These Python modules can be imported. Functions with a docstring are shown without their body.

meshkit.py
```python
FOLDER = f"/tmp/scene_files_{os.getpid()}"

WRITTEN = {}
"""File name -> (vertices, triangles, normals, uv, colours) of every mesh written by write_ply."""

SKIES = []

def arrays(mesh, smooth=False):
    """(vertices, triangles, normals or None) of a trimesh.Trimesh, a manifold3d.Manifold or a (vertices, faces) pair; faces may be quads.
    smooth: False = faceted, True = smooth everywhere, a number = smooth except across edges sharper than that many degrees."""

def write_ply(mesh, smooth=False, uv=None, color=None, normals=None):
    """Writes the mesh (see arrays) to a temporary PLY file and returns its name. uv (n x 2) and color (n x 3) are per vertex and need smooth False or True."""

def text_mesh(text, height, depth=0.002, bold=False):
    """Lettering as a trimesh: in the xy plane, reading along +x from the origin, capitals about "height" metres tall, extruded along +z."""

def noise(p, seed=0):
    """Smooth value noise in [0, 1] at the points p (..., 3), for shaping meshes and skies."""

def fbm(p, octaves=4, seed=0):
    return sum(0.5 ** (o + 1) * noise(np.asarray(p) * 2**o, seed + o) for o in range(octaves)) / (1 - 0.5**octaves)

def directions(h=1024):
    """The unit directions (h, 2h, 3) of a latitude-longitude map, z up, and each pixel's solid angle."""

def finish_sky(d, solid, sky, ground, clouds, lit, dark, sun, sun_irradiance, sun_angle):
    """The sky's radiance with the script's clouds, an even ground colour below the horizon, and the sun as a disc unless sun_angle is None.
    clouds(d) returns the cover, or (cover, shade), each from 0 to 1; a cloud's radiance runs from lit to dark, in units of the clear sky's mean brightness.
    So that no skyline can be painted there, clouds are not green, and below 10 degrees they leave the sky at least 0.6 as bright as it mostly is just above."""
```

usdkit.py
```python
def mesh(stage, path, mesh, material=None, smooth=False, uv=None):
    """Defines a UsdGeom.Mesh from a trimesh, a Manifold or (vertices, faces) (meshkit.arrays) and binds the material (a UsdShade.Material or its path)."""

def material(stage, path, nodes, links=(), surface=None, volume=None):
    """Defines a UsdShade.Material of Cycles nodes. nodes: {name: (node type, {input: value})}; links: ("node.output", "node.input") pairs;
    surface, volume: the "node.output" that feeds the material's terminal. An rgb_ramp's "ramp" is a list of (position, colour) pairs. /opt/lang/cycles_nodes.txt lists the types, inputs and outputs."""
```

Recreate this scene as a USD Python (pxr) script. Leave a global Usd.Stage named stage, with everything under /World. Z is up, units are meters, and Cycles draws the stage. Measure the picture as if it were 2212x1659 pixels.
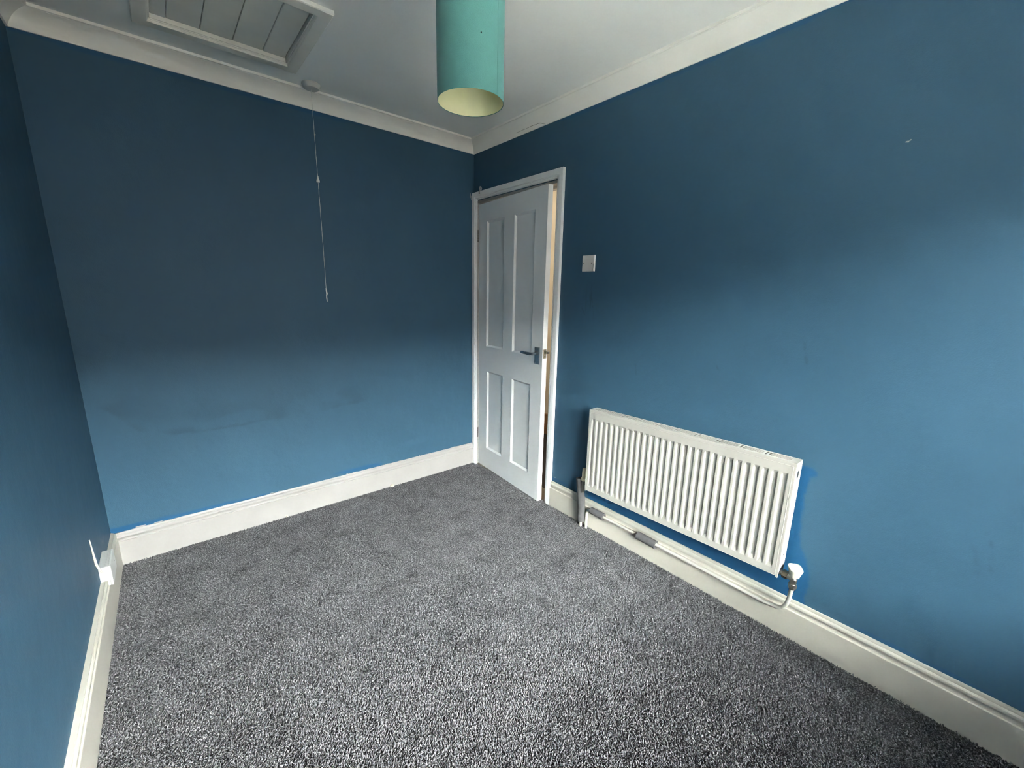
import math
import numpy as np
import trimesh
import shapely
from shapely.geometry import Polygon, box as sbox, Point
import shapely.affinity as aff
import usdkit
import meshkit
from pxr import Usd, UsdGeom, UsdLux, UsdShade, Gf, Sdf, Vt

stage = Usd.Stage.CreateInMemory()
UsdGeom.SetStageUpAxis(stage, UsdGeom.Tokens.z)
UsdGeom.SetStageMetersPerUnit(stage, 1.0)
UsdGeom.Xform.Define(stage, '/World')
UsdGeom.Scope.Define(stage, '/World/Looks')
T = Sdf.ValueTypeNames

# ------------------------------------------------------------------ camera, sky, exposure
# Room axes: origin = far corner at floor level, x runs along the back wall (room is x < 0), y runs along the right wall (room is y < 0).
CAM = (-1.8386, -2.6504, 1.3641)
YAW, PITCH, ROLL, FPX = 0.7007, 0.2155, 0.0210, 894.36
EXPOSURE = 2.1
SKY_STRENGTH = 9.0
SKY_COLOR = (1.0, 0.985, 0.95)


def camera():
    cam = UsdGeom.Camera.Define(stage, '/World/camera')
    f = np.array([math.sin(YAW) * math.cos(PITCH), math.cos(YAW) * math.cos(PITCH), -math.sin(PITCH)])
    r = np.array([math.cos(YAW), -math.sin(YAW), 0.0])
    u = np.cross(r, f)
    c, s = math.cos(ROLL), math.sin(ROLL)
    r, u = c * r + s * u, -s * r + c * u
    m = Gf.Matrix4d(*r, 0, *u, 0, *(-f), 0, *CAM, 1)
    cam.AddTransformOp().Set(m)
    cam.CreateHorizontalApertureAttr(36.0)
    cam.CreateVerticalApertureAttr(36.0 * 1659 / 2212)
    cam.CreateFocalLengthAttr(36.0 * FPX / 2212)
    cam.CreateClippingRangeAttr((0.02, 200.0))
    cam.CreateExposureAttr(EXPOSURE)


camera()
sky = UsdLux.DomeLight.Define(stage, '/World/sky')          # bright, evenly overcast sky seen through the window behind the camera
sky.CreateIntensityAttr(SKY_STRENGTH)
sky.CreateColorAttr(Gf.Vec3f(*SKY_COLOR))

# ------------------------------------------------------------------ helpers
_used = {}
_loc = {}


def numbered(parent, name):
    key = f'{parent}/{name}'
    k = _used.get(key, 0)
    _used[key] = k + 1
    return key if k == 0 else f'{key}_{k:03d}'


def tag(prim, label=None, cat=None, group=None, kind=None):
    for k, v in (('label', label), ('category', cat), ('group', group), ('kind', kind)):
        if v:
            prim.SetCustomDataByKey(k, v)
    return prim


def thing(name, label=None, cat=None, loc=(0, 0, 0), group=None, kind=None):
    path = numbered('/World', name)
    x = UsdGeom.Xform.Define(stage, path)
    x.AddTranslateOp().Set(Gf.Vec3d(*loc))
    _loc[path] = np.array(loc, float)
    return tag(x.GetPrim(), label, cat, group, kind)


def cat_(*ms):
    out = []
    for m in ms:
        if isinstance(m, (list, tuple)) and not (len(m) == 2 and isinstance(m[0], np.ndarray)):
            out.append(cat_(*m))
        elif hasattr(m, 'to_mesh'):
            q = m.to_mesh()
            out.append(trimesh.Trimesh(q.vert_properties[:, :3], q.tri_verts, process=False))
        elif isinstance(m, tuple):
            out.append(trimesh.Trimesh(m[0], m[1], process=False))
        else:
            out.append(m)
    return trimesh.util.concatenate(out) if len(out) > 1 else out[0]


def part(name, mesh, mat, parent=None, smooth=30, label=None, kind=None, cat=None, group=None):
    """Defines the mesh (given in room coordinates) as ONE Mesh prim under the parent prim, or at top level."""
    mesh = cat_(mesh)
    pp = str(parent.GetPath()) if parent is not None else '/World'
    loc = _loc.get(pp, np.zeros(3))
    v = np.asarray(mesh.vertices) - loc
    path = numbered(pp, name)
    g = usdkit.mesh(stage, path, trimesh.Trimesh(v, mesh.faces, process=False), M[mat], smooth=smooth)
    _loc[path] = loc
    return tag(g.GetPrim(), label, cat, group, kind)


def bx(x0, x1, y0, y1, z0, z1, bevel=0.0):
    lo, hi = np.minimum([x0, y0, z0], [x1, y1, z1]), np.maximum([x0, y0, z0], [x1, y1, z1])
    if bevel <= 0:
        m = trimesh.creation.box(hi - lo)
        m.apply_translation((lo + hi) / 2)
        return m
    b = min(bevel, 0.49 * (hi - lo).min())
    pts = []
    for sx in (0, 1):
        for sy in (0, 1):
            for sz in (0, 1):
                c = np.where([sx, sy, sz], hi, lo)
                d = np.where([sx, sy, sz], -b, b)
                for k in range(3):
                    o = d.copy()
                    o[k] = 0
                    pts.append(c + o)
    return trimesh.convex.convex_hull(np.array(pts))


def frame_mesh(m, origin, ex, ey, ez):
    """Places a mesh built in local axes onto the given axes."""
    m = m.copy()
    R = np.stack([ex, ey, ez], 1)
    m.vertices = np.asarray(m.vertices) @ R.T + np.asarray(origin)
    if np.linalg.det(R) < 0:
        m.faces = m.faces[:, ::-1]
    return m


def hull(pts):
    return trimesh.convex.convex_hull(np.array(pts, float))


def cyl(p, q, r0, r1=None, n=24, caps=True):
    """Cone frustum from p to q."""
    p, q = np.array(p, float), np.array(q, float)
    r1 = r0 if r1 is None else r1
    return tube([p, q], [r0, r1], n, caps)


def tube(path, radii, n=12, caps=True):
    path = np.array(path, float)
    radii = np.broadcast_to(np.asarray(radii, float), len(path))
    tang = np.gradient(path, axis=0)
    tang /= np.linalg.norm(tang, axis=1, keepdims=True)
    ref = np.array([0, 0, 1.0]) if abs(tang[0][2]) < 0.9 else np.array([1.0, 0, 0])
    a = np.cross(tang[0], ref)
    a /= np.linalg.norm(a)
    v, f = [], []
    ang = np.linspace(0, 2 * np.pi, n, endpoint=False)
    for i, (c, t) in enumerate(zip(path, tang)):
        a = a - t * (a @ t)
        a /= np.linalg.norm(a)
        b = np.cross(t, a)
        v.append(c + radii[i] * (np.cos(ang)[:, None] * a + np.sin(ang)[:, None] * b))
    v = np.vstack(v)
    for i in range(len(path) - 1):
        for k in range(n):
            k2 = (k + 1) % n
            p0, p1, q0, q1 = i * n + k, i * n + k2, (i + 1) * n + k, (i + 1) * n + k2
            f += [[p0, p1, q1], [p0, q1, q0]]
    if caps:
        v = np.vstack([v, path[:1], path[-1:]])
        c0, c1 = len(v) - 2, len(v) - 1
        L = (len(path) - 1) * n
        for k in range(n):
            k2 = (k + 1) % n
            f += [[c0, k2, k], [c1, L + k, L + k2]]
    m = trimesh.Trimesh(v, f, process=False)
    return m


def lathe(profile, centre, n=48, axis=(0, 0, 1)):
    """profile: (radius, height) pairs from the bottom up, outside; revolved about the axis through centre."""
    pr = np.array(profile, float)
    ang = np.linspace(0, 2 * np.pi, n, endpoint=False)
    v = np.concatenate([np.stack([r * np.cos(ang), r * np.sin(ang), np.full(n, h)], 1) for r, h in pr])
    f = []
    for i in range(len(pr) - 1):
        for k in range(n):
            k2 = (k + 1) % n
            a, b, c, d = i * n + k, i * n + k2, (i + 1) * n + k2, (i + 1) * n + k
            f += [[a, b, c], [a, c, d]]
    m = trimesh.Trimesh(v, f, process=False)
    m.merge_vertices()
    m.update_faces(m.nondegenerate_faces())
    ax = np.array(axis, float)
    m.apply_transform(trimesh.geometry.align_vectors([0, 0, 1], ax))
    m.apply_translation(centre)
    return m


def sweep(profile, a, b, inward, mitre_a=0, mitre_b=0):
    """Straight moulding. profile: closed (d, z) outline, d = distance out from the wall; a, b: ends on the wall line;
    inward: unit vector out of the wall; mitre: how far the end moves along the run per unit of d (1 = internal corner)."""
    a, b, n = np.array(a, float), np.array(b, float), np.array(inward, float)
    t = (b - a) / np.linalg.norm(b - a)
    pr = np.array(profile, float)
    k = len(pr)
    va = [a + n * d + t * d * mitre_a + np.array([0, 0, z]) for d, z in pr]
    vb = [b + n * d - t * d * mitre_b + np.array([0, 0, z]) for d, z in pr]
    v = np.array(va + vb)
    f = []
    for i in range(k):
        j = (i + 1) % k
        f += [[i, j, k + j], [i, k + j, k + i]]
    tri = trimesh.creation.triangulate_polygon(Polygon(pr), engine='earcut')
    tv, tf = tri
    idx = [int(np.argmin(np.abs(pr - p).sum(1))) for p in tv]
    for q in tf:
        q = [idx[i] for i in q]
        f += [q, [k + i for i in q[::-1]]]
    m = trimesh.Trimesh(v, f, process=False)
    m.fix_normals()
    return m


def extrude(poly, h):
    return trimesh.creation.extrude_polygon(poly, h, engine='earcut')


def sphere(c, r, sub=2):
    m = trimesh.creation.icosphere(sub, r)
    m.apply_translation(c)
    return m


# ------------------------------------------------------------------ materials
M = {}


def mat(name, nodes, links, surface='p.BSDF', **k):
    M[name] = usdkit.material(stage, f'/World/Looks/{name}', nodes, links, surface=surface, **k)


def plain(name, col, rough=0.5, metallic=0.0, vary=0.0, scale=12.0, bump=0.0, bscale=200.0, spec=0.5, **kw):
    """Principled paint/plastic/metal with a little tone variation and fine relief."""
    nodes = {'g': ('geometry', {}), 'p': ('principled_bsdf', {'base_color': col, 'roughness': rough, 'metallic': metallic, 'specular_ior_level': spec, **kw})}
    links = []
    if vary:
        nodes['n'] = ('noise_texture', {'scale': scale, 'detail': 4.0})
        nodes['r'] = ('rgb_ramp', {'ramp': [(0.3, tuple(c * (1 - vary) for c in col)), (0.7, tuple(min(1, c * (1 + vary * 0.4)) for c in col))]})
        links += [('g.position', 'n.vector'), ('n.fac', 'r.fac'), ('r.color', 'p.base_color')]
    if bump:
        nodes['bn'] = ('noise_texture', {'scale': bscale, 'detail': 3.0})
        nodes['b'] = ('bump', {'strength': bump, 'distance': 0.002})
        links += [('g.position', 'bn.vector'), ('bn.fac', 'b.height'), ('b.normal', 'p.normal')]
    mat(name, nodes, links)


# blue emulsion: two coats of different age (attribute "fresh" = the brighter, older blue left showing at the edges), smudges (attribute "smudge")
WALL = (0.039, 0.097, 0.153)
WALL_OLD = (0.010, 0.078, 0.182)
mat('wall_paint', {
    'g': ('geometry', {}),
    'n': ('noise_texture', {'scale': 1.7, 'detail': 5.0, 'roughness': 0.6}),
    'r': ('rgb_ramp', {'ramp': [(0.3, tuple(c * 0.93 for c in WALL)), (0.7, tuple(c * 1.05 for c in WALL))]}),
    'a': ('attribute', {'attribute': 'old_paint'}),
    's': ('attribute', {'attribute': 'smudge'}),
    'mx': ('mix_color', {'b': WALL_OLD}),
    'sm': ('mix_color', {'b': tuple(c * 0.45 for c in WALL)}),
    'bn': ('noise_texture', {'scale': 260.0, 'detail': 3.0}),
    'bn2': ('noise_texture', {'scale': 9.0, 'detail': 3.0}),
    'b': ('bump', {'strength': 0.25, 'distance': 0.0015}),
    'b2': ('bump', {'strength': 0.25, 'distance': 0.012}),
    'p': ('principled_bsdf', {'roughness': 0.55, 'specular_ior_level': 0.22}),
}, [('g.position', 'n.vector'), ('n.fac', 'r.fac'), ('r.color', 'mx.a'), ('a.fac', 'mx.fac'), ('mx.result', 'sm.a'), ('s.fac', 'sm.fac'), ('sm.result', 'p.base_color'),
    ('g.position', 'bn.vector'), ('bn.fac', 'b.height'), ('g.position', 'bn2.vector'), ('bn2.fac', 'b2.height'), ('b2.normal', 'b.normal'), ('b.normal', 'p.normal')])
plain('ceiling_paint', (0.93, 0.94, 0.92), 0.8, vary=0.04, scale=2.5, bump=0.2, bscale=160)
plain('plaster_white', (0.94, 0.925, 0.88), 0.7, vary=0.05, scale=4, bump=0.12, bscale=120)
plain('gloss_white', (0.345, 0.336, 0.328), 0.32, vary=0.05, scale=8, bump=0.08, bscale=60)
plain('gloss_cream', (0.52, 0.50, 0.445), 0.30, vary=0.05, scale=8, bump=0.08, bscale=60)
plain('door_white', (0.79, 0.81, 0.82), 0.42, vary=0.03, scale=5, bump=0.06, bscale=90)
plain('hatch_paint', (0.78, 0.77, 0.72), 0.6, vary=0.07, scale=7, bump=0.15, bscale=90)
plain('board_paint', (0.64, 0.65, 0.61), 0.62, vary=0.06, scale=9, bump=0.12, bscale=60)
plain('radiator_white', (0.40, 0.392, 0.36), 0.35, vary=0.02, scale=6)
plain('radiator_inner', (0.16, 0.16, 0.15), 0.6)
plain('dark_inside', (0.03, 0.03, 0.03), 0.9)
plain('cavity', (0.02, 0.02, 0.02), 0.9)
plain('white_plastic', (0.57, 0.57, 0.56), 0.35)
plain('grey_plastic', (0.62, 0.63, 0.62), 0.45)
plain('cream_plastic', (0.42, 0.40, 0.335), 0.4, vary=0.04, scale=60)
plain('cream_aged', (0.86, 0.78, 0.55), 0.45, vary=0.12, scale=90)
plain('cable_cream', (0.72, 0.68, 0.58), 0.5)
plain('cord_white', (0.62, 0.62, 0.58), 0.8)
plain('foam_grey', (0.085, 0.085, 0.089), 0.9, vary=0.12, scale=60, bump=0.4, bscale=400)
plain('pipe_white', (0.46, 0.45, 0.415), 0.35, vary=0.03, scale=30)
plain('steel', (0.42, 0.40, 0.36), 0.35, metallic=1.0, vary=0.2, scale=80)
plain('brass_dull', (0.36, 0.30, 0.22), 0.4, metallic=1.0, vary=0.25, scale=90)
plain('chrome', (0.40, 0.41, 0.43), 0.18, metallic=1.0)
plain('hinge_steel', (0.16, 0.155, 0.15), 0.45, metallic=0.6, vary=0.2, scale=150)
plain('shade_teal', (0.072, 0.232, 0.222), 0.75, vary=0.05, scale=40, bump=0.25, bscale=500, sheen_weight=0.1)
plain('shade_lining', (0.80, 0.79, 0.52), 0.7, vary=0.04, scale=30)
plain('speck', (0.01, 0.05, 0.05), 0.8)
plain('crack_dark', (0.20, 0.19, 0.17), 0.9)
plain('crumb', (0.62, 0.55, 0.42), 0.8, vary=0.25, scale=300)
plain('hall_paint', (0.80, 0.72, 0.58), 0.7, vary=0.05, scale=5)
plain('hall_floor', (0.012, 0.012, 0.012), 0.8)
plain('hall_wood', (0.36, 0.20, 0.10), 0.5, vary=0.3, scale=20)
plain('threshold', (0.16, 0.145, 0.12), 0.5, vary=0.2, scale=60)
plain('carpet_backing', (0.06, 0.06, 0.065), 0.95)
plain('grass_far', (0.05, 0.06, 0.035), 0.95, vary=0.3, scale=2)
plain('brick_far', (0.06, 0.05, 0.045), 0.9, vary=0.2, scale=3)
plain('outside_ground', (0.58, 0.57, 0.54), 0.9, vary=0.3, scale=0.8)
mat('pane_glass', {'f': ('fresnel', {'IOR': 1.45}), 't': ('transparent_bsdf', {'color': (0.96, 0.98, 0.97)}), 'gl': ('glossy_bsdf', {'roughness': 0.0, 'color': (1, 1, 1)}), 'm': ('mix_closure', {})},
    [('f.fac', 'm.fac'), ('t.BSDF', 'm.closure1'), ('gl.BSDF', 'm.closure2')], surface='m.closure')

# carpet pile: heathered grey yarn, tone varies tuft by tuft and in broad trodden patches
mat('carpet_yarn', {
    'g': ('geometry', {}),
    'w': ('noise_texture', {'scale': 185.0, 'detail': 1.5, 'roughness': 0.5}),
    'r': ('rgb_ramp', {'ramp': [(0.28, (0.040, 0.040, 0.045)), (0.45, (0.098, 0.098, 0.107)), (0.57, (0.180, 0.180, 0.193)), (0.73, (0.36, 0.36, 0.38))]}),
    'n': ('noise_texture', {'scale': 8.5, 'detail': 5.0, 'roughness': 0.65}),
    'r2': ('rgb_ramp', {'ramp': [(0.34, (0.62, 0.62, 0.62)), (0.44, (0.84, 0.84, 0.84)), (0.62, (1.0, 1.0, 1.0))]}),
    'mx': ('mix_color', {'blend_type': 'multiply', 'fac': 1.0}),
    'p': ('principled_bsdf', {'roughness': 0.9, 'specular_ior_level': 0.15}),
}, [('g.position', 'w.vector'), ('w.fac', 'r.fac'), ('g.position', 'n.vector'), ('n.fac', 'r2.fac'), ('r.color', 'mx.a'), ('r2.color', 'mx.b'), ('mx.result', 'p.base_color')])

# ------------------------------------------------------------------ the room shell
W, H, L = 2.159, 2.392, 3.60          # width of the back wall, ceiling height, length of the right wall
ZC = 2.317                            # underside of the cornice
SL = 0.0049                           # the left wall runs slightly out of square
TH = 0.11                             # wall thickness
DOOR_Y0, DOOR_Y1, DOOR_Z = -0.046, -0.850, 2.004
WIN_X0, WIN_X1, WIN_Z0, WIN_Z1 = -2.02, -0.24, 0.70, 2.00


def left_x(y):
    return -W + SL * y


SCUFFS = [(-1.128, 1.395, -1.150, 1.30, 0.004, 0.35), (-1.075, 1.29, -1.095, 1.255, 0.004, 0.3), (-2.165, 1.215, -2.185, 1.13, 0.005, 0.35), (-2.73, 0.66, -2.745, 0.57, 0.004, 0.4), (-2.70, 0.63, -2.72, 0.55, 0.006, 0.2), (-1.85, 1.08, -1.87, 1.05, 0.005, 0.25), (-1.45, 1.02, -1.46, 0.97, 0.004, 0.25)]          # (y, z) to (y, z) rubbed lines on the right wall: width, strength


def masks(u, z, kind):
    """old_paint and smudge values at wall points: u = y on the right wall, x on the back wall."""
    p = np.stack([u * 9, z * 9, np.zeros_like(u)], -1)
    n = meshkit.fbm(p, 4, 3)
    n2 = meshkit.fbm(np.stack([u * 3.1, z * 40, np.ones_like(u)], -1), 3, 11)
    n3 = meshkit.fbm(np.stack([u * 60, z * 60, np.ones_like(u)], -1), 2, 5)
    ss = lambda a, b, x: np.clip((x - a) / (b - a), 0, 1) ** 2 * (3 - 2 * np.clip((x - a) / (b - a), 0, 1))
    old = np.zeros_like(u)
    smudge = np.zeros_like(u)
    under_cornice = 0.002 + 0.022 * ss(0.42, 0.75, n2)
    old = np.maximum(old, 0.55 * ss(0.0, 0.008, under_cornice - (ZC - z)) * ss(0.40, 0.62, n2))
    above_skirt = 0.172 + 0.030 * ss(0.45, 0.8, n2)
    if kind == 'back':
        old = np.maximum(old, 0.7 * ss(0.0, 0.006, above_skirt - z) * ss(0.48, 0.64, n2))
        old = np.maximum(old, 0.9 * ss(0, 0.01, 0.200 + 0.02 * (n - 0.5) - z) * ss(0, 0.2, -1.85 - u))
        # rubbed, greasy band where a bed head stood
        zb = np.interp(u, [-2.13, -2.08, -1.99, -1.86, -1.75, -1.6, -1.4, -1.27, -1.05, -0.87, -0.80], [0.80, 0.77, 0.665, 0.612, 0.606, 0.612, 0.612, 0.604, 0.625, 0.638, 0.66]) + 0.022 * (n - 0.5) + 0.010 * (n3 - 0.5)
        patch = meshkit.fbm(np.stack([u * 5.5, z * 9, np.full_like(u, 2.0)], -1), 3, 21)
        rise = np.clip(z - zb, 0, 9)
        zone = ss(0.0, 0.016, z - zb) * np.exp(-(rise / 0.13) ** 1.4) * ss(-2.14, -2.08, u) * ss(-0.80, -0.98, u)
        light = ss(-1.79, -1.765, u) * ss(-1.42, -1.50, u) * ss(0.012, 0.022, z - zb) * ss(0.01, -0.01, z - np.interp(u, [-1.80, -1.62, -1.52, -1.40], [0.652, 0.690, 0.705, 0.672]) - 0.03 * (n - 0.5))
        smudge = np.maximum(smudge, 0.42 * zone * ss(0.25, 0.6, patch) * (1 - 0.85 * light))
    if kind == 'right':
        edge = Polygon([(-1.20, 0.15), (-1.20, 0.70), (-2.247, 0.735), (-2.277, 0.722), (-2.280, 0.708), (-2.258, 0.695), (-2.252, 0.62), (-2.256, 0.52), (-2.262, 0.46), (-2.272, 0.40),
                        (-2.296, 0.36), (-2.312, 0.31), (-2.318, 0.25), (-2.312, 0.20), (-2.322, 0.15)])
        q = shapely.points(u.ravel(), z.ravel())
        d = shapely.distance(edge, q).reshape(u.shape) - shapely.distance(edge.exterior, q).reshape(u.shape) * shapely.contains(edge, q).reshape(u.shape)
        old = np.maximum(old, ss(0.006, -0.006, d + 0.012 * (n - 0.5) + 0.010 * (n3 - 0.5)) * 0.9)
        old = np.maximum(old, 0.5 * ss(0.0, 0.006, above_skirt - 0.004 - z) * ss(0.4, 0.6, n2))
        scr = ss(0.62, 0.70, meshkit.noise(np.stack([u * 90, z * 14, np.zeros_like(u)], -1), 8)) * np.exp(-((u + 1.13) / 0.035) ** 2 - ((z - 1.32) / 0.08) ** 2)
        smudge = np.maximum(smudge, 0.45 * scr)
        for (ua, za, ub, zb_, wd, st) in SCUFFS:
            t = np.clip(((u - ua) * (ub - ua) + (z - za) * (zb_ - za)) / ((ub - ua) ** 2 + (zb_ - za) ** 2), 0, 1)
            dd = np.hypot(u - ua - t * (ub - ua), z - za - t * (zb_ - za))
            smudge = np.maximum(smudge, st * np.exp(-(dd / wd) ** 2) * ss(0.25, 0.55, n3))
    return old, smudge


def wall_grid(us, zs, to_xyz, kind, hole=None):
    """Front face of a wall as a fine grid carrying the paint attributes; cells inside hole = (u0, u1, z0, z1) are left out."""
    U, Z = np.meshgrid(us, zs, indexing='ij')
    v = to_xyz(U.ravel(), Z.ravel())
    i, j = np.meshgrid(np.arange(len(us) - 1), np.arange(len(zs) - 1), indexing='ij')
    keep = np.ones(i.shape, bool)
    if hole:
        cu, cz = (us[:-1] + us[1:]) / 2, (zs[:-1] + zs[1:]) / 2
        keep = ~(((cu > hole[0]) & (cu < hole[1]))[:, None] & ((cz > hole[2]) & (cz < hole[3]))[None, :])
    a = (i * len(zs) + j)[keep]
    f = np.concatenate([np.stack([a, a + len(zs), a + len(zs) + 1], 1), np.stack([a, a + len(zs) + 1, a + 1], 1)])
    old, sm = masks(U, Z, kind)
    return v, f, old.ravel(), sm.ravel()


def build_wall(name, grid, slabs, label):
    v, f, old, sm = grid
    back = cat_(*slabs)
    n0 = len(v)
    allv = np.vstack([v, back.vertices])
    allf = np.vstack([f, back.faces + n0])
    path = numbered('/World', name)
    g = usdkit.mesh(stage, path, trimesh.Trimesh(allv, allf, process=False), M['wall_paint'], smooth=False)
    pad = np.zeros(len(back.vertices))
    for nm, val in (('old_paint', np.concatenate([old, pad])), ('smudge', np.concatenate([sm, pad]))):
        UsdGeom.PrimvarsAPI(g).CreatePrimvar(nm, T.FloatArray, 'vertex').Set(Vt.FloatArray.FromNumpy(val.astype(np.float32)))
    _loc[path] = np.zeros(3)
    return tag(g.GetPrim(), label, None, None, 'structure')


STEP = 0.009
E_ = 0.0004
# back wall (y = 0), facing -y
us = np.linspace(-W - 0.001, 0, int(W / STEP))
zs = np.linspace(0, H, int(H / STEP))
g = wall_grid(us, zs, lambda u, z: np.stack([u, np.zeros_like(u), z], 1), 'back')
wall_back = build_wall('wall_back', g, [bx(-W - TH, TH, E_, TH, -0.02, H)], 'blue painted back wall with pull cord')
# right wall (x = 0), facing -x
us = np.unique(np.concatenate([np.linspace(-L, DOOR_Y1, 440), np.linspace(DOOR_Y1, DOOR_Y0, 90), np.linspace(DOOR_Y0, 0, 6)]))
zs = np.unique(np.concatenate([np.linspace(0, DOOR_Z, 334), np.linspace(DOOR_Z, H, 65)]))
g = wall_grid(us, zs, lambda u, z: np.stack([np.zeros_like(u), u, z], 1), 'right', (DOOR_Y1, DOOR_Y0, -1, DOOR_Z))
g = (g[0], g[1][:, ::-1], g[2], g[3])
wall_right = build_wall('wall_right', g, [bx(E_, TH, -L, DOOR_Y1, -0.02, H), bx(E_, TH, DOOR_Y1, DOOR_Y0, DOOR_Z, H), bx(E_, TH, DOOR_Y0, 0, -0.02, H)], 'blue painted right wall with doorway')
# left wall
us = np.linspace(-L, 0, 40)
zs = np.linspace(0, H, 30)
g = wall_grid(us, zs, lambda u, z: np.stack([left_x(u), u, z], 1), 'left')
xl0, xl1 = left_x(0), left_x(-L)
lw = hull([(x0 - dx, y0, z0) for x0, y0 in ((xl0 - E_, 0), (xl1 - E_, -L)) for dx in (0, TH) for z0 in (-0.02, H)])
wall_left = build_wall('wall_left', g, [lw], 'blue painted left wall')
# rear wall behind the camera with the window opening
xr0, xr1 = left_x(-L) - TH, TH
part('wall_rear', [bx(xr0, WIN_X0, -L - 0.26, -L, -0.02, H), bx(WIN_X1, xr1, -L - 0.26, -L, -0.02, H), bx(WIN_X0, WIN_X1, -L - 0.26, -L, -0.02, WIN_Z0), bx(WIN_X0, WIN_X1, -L - 0.26, -L, WIN_Z1, H)],
     'wall_paint', smooth=False, kind='structure', label='blue painted window wall')
win = thing('window_1', 'white framed window with two panes', loc=((WIN_X0 + WIN_X1) / 2, -L - 0.2, WIN_Z0), kind='structure')
yw = -L - 0.20
part('window_frame', [bx(WIN_X0, WIN_X0 + 0.05, yw, yw + 0.06, WIN_Z0, WIN_Z1, 0.004), bx(WIN_X1 - 0.05, WIN_X1, yw, yw + 0.06, WIN_Z0, WIN_Z1, 0.004),
                      bx(WIN_X0, WIN_X1, yw, yw + 0.06, WIN_Z0, WIN_Z0 + 0.05, 0.004), bx(WIN_X0, WIN_X1, yw, yw + 0.06, WIN_Z1 - 0.05, WIN_Z1, 0.004),
                      bx((WIN_X0 + WIN_X1) / 2 - 0.03, (WIN_X0 + WIN_X1) / 2 + 0.03, yw, yw + 0.06, WIN_Z0, WIN_Z1, 0.004)], 'gloss_white', win)
xm = (WIN_X0 + WIN_X1) / 2
for x0, x1 in ((WIN_X0 + 0.045, xm - 0.025), (xm + 0.025, WIN_X1 - 0.045)):
    part('pane', bx(x0, x1, yw + 0.028, yw + 0.032, WIN_Z0 + 0.045, WIN_Z1 - 0.045), 'pane_glass', win, smooth=False)
part('window_sill', bx(WIN_X0 - 0.04, WIN_X1 + 0.04, yw + 0.06, -L + 0.03, WIN_Z0 - 0.025, WIN_Z0, 0.006), 'gloss_white', win)
part('ground', bx(-30, 30, -11.5, -L - 0.3, -2.9, -2.7), 'outside_ground', smooth=False, kind='structure', label='pale concrete yard below the window')
part('lawn', bx(-40, 40, -60, -11.5, -2.9, -2.7), 'grass_far', smooth=False, kind='structure', label='dark grass beyond the yard')
hs_ = [(-14.0, -2.7), (-14.0, 2.9), (-18.0, 5.2), (-22.0, 2.9), (-22.0, -2.7)]
part('terrace_row', frame_mesh(extrude(Polygon(hs_), 44.0), (-22, 0, 0), [0, 1, 0], [0, 0, 1], [1, 0, 0]), 'brick_far', smooth=False, kind='structure', label='row of houses across the street')

# ceiling with the hatch opening
HX0, HX1, HY0, HY1 = -1.737, -1.249, -0.750, -0.276
part('ceiling', frame_mesh(extrude(sbox(xl1 - TH, -L - 0.2, TH, TH).difference(sbox(HX0, HY0, HX1, HY1)), 0.12), (0, 0, H), [1, 0, 0], [0, 1, 0], [0, 0, 1]), 'ceiling_paint', smooth=False, kind='structure', label='white ceiling')
part('floor', bx(xl1 - TH, TH, -L - 0.1, TH, -0.03, -0.006), 'carpet_backing', smooth=False, kind='structure', label='floor under the grey carpet')

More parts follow.
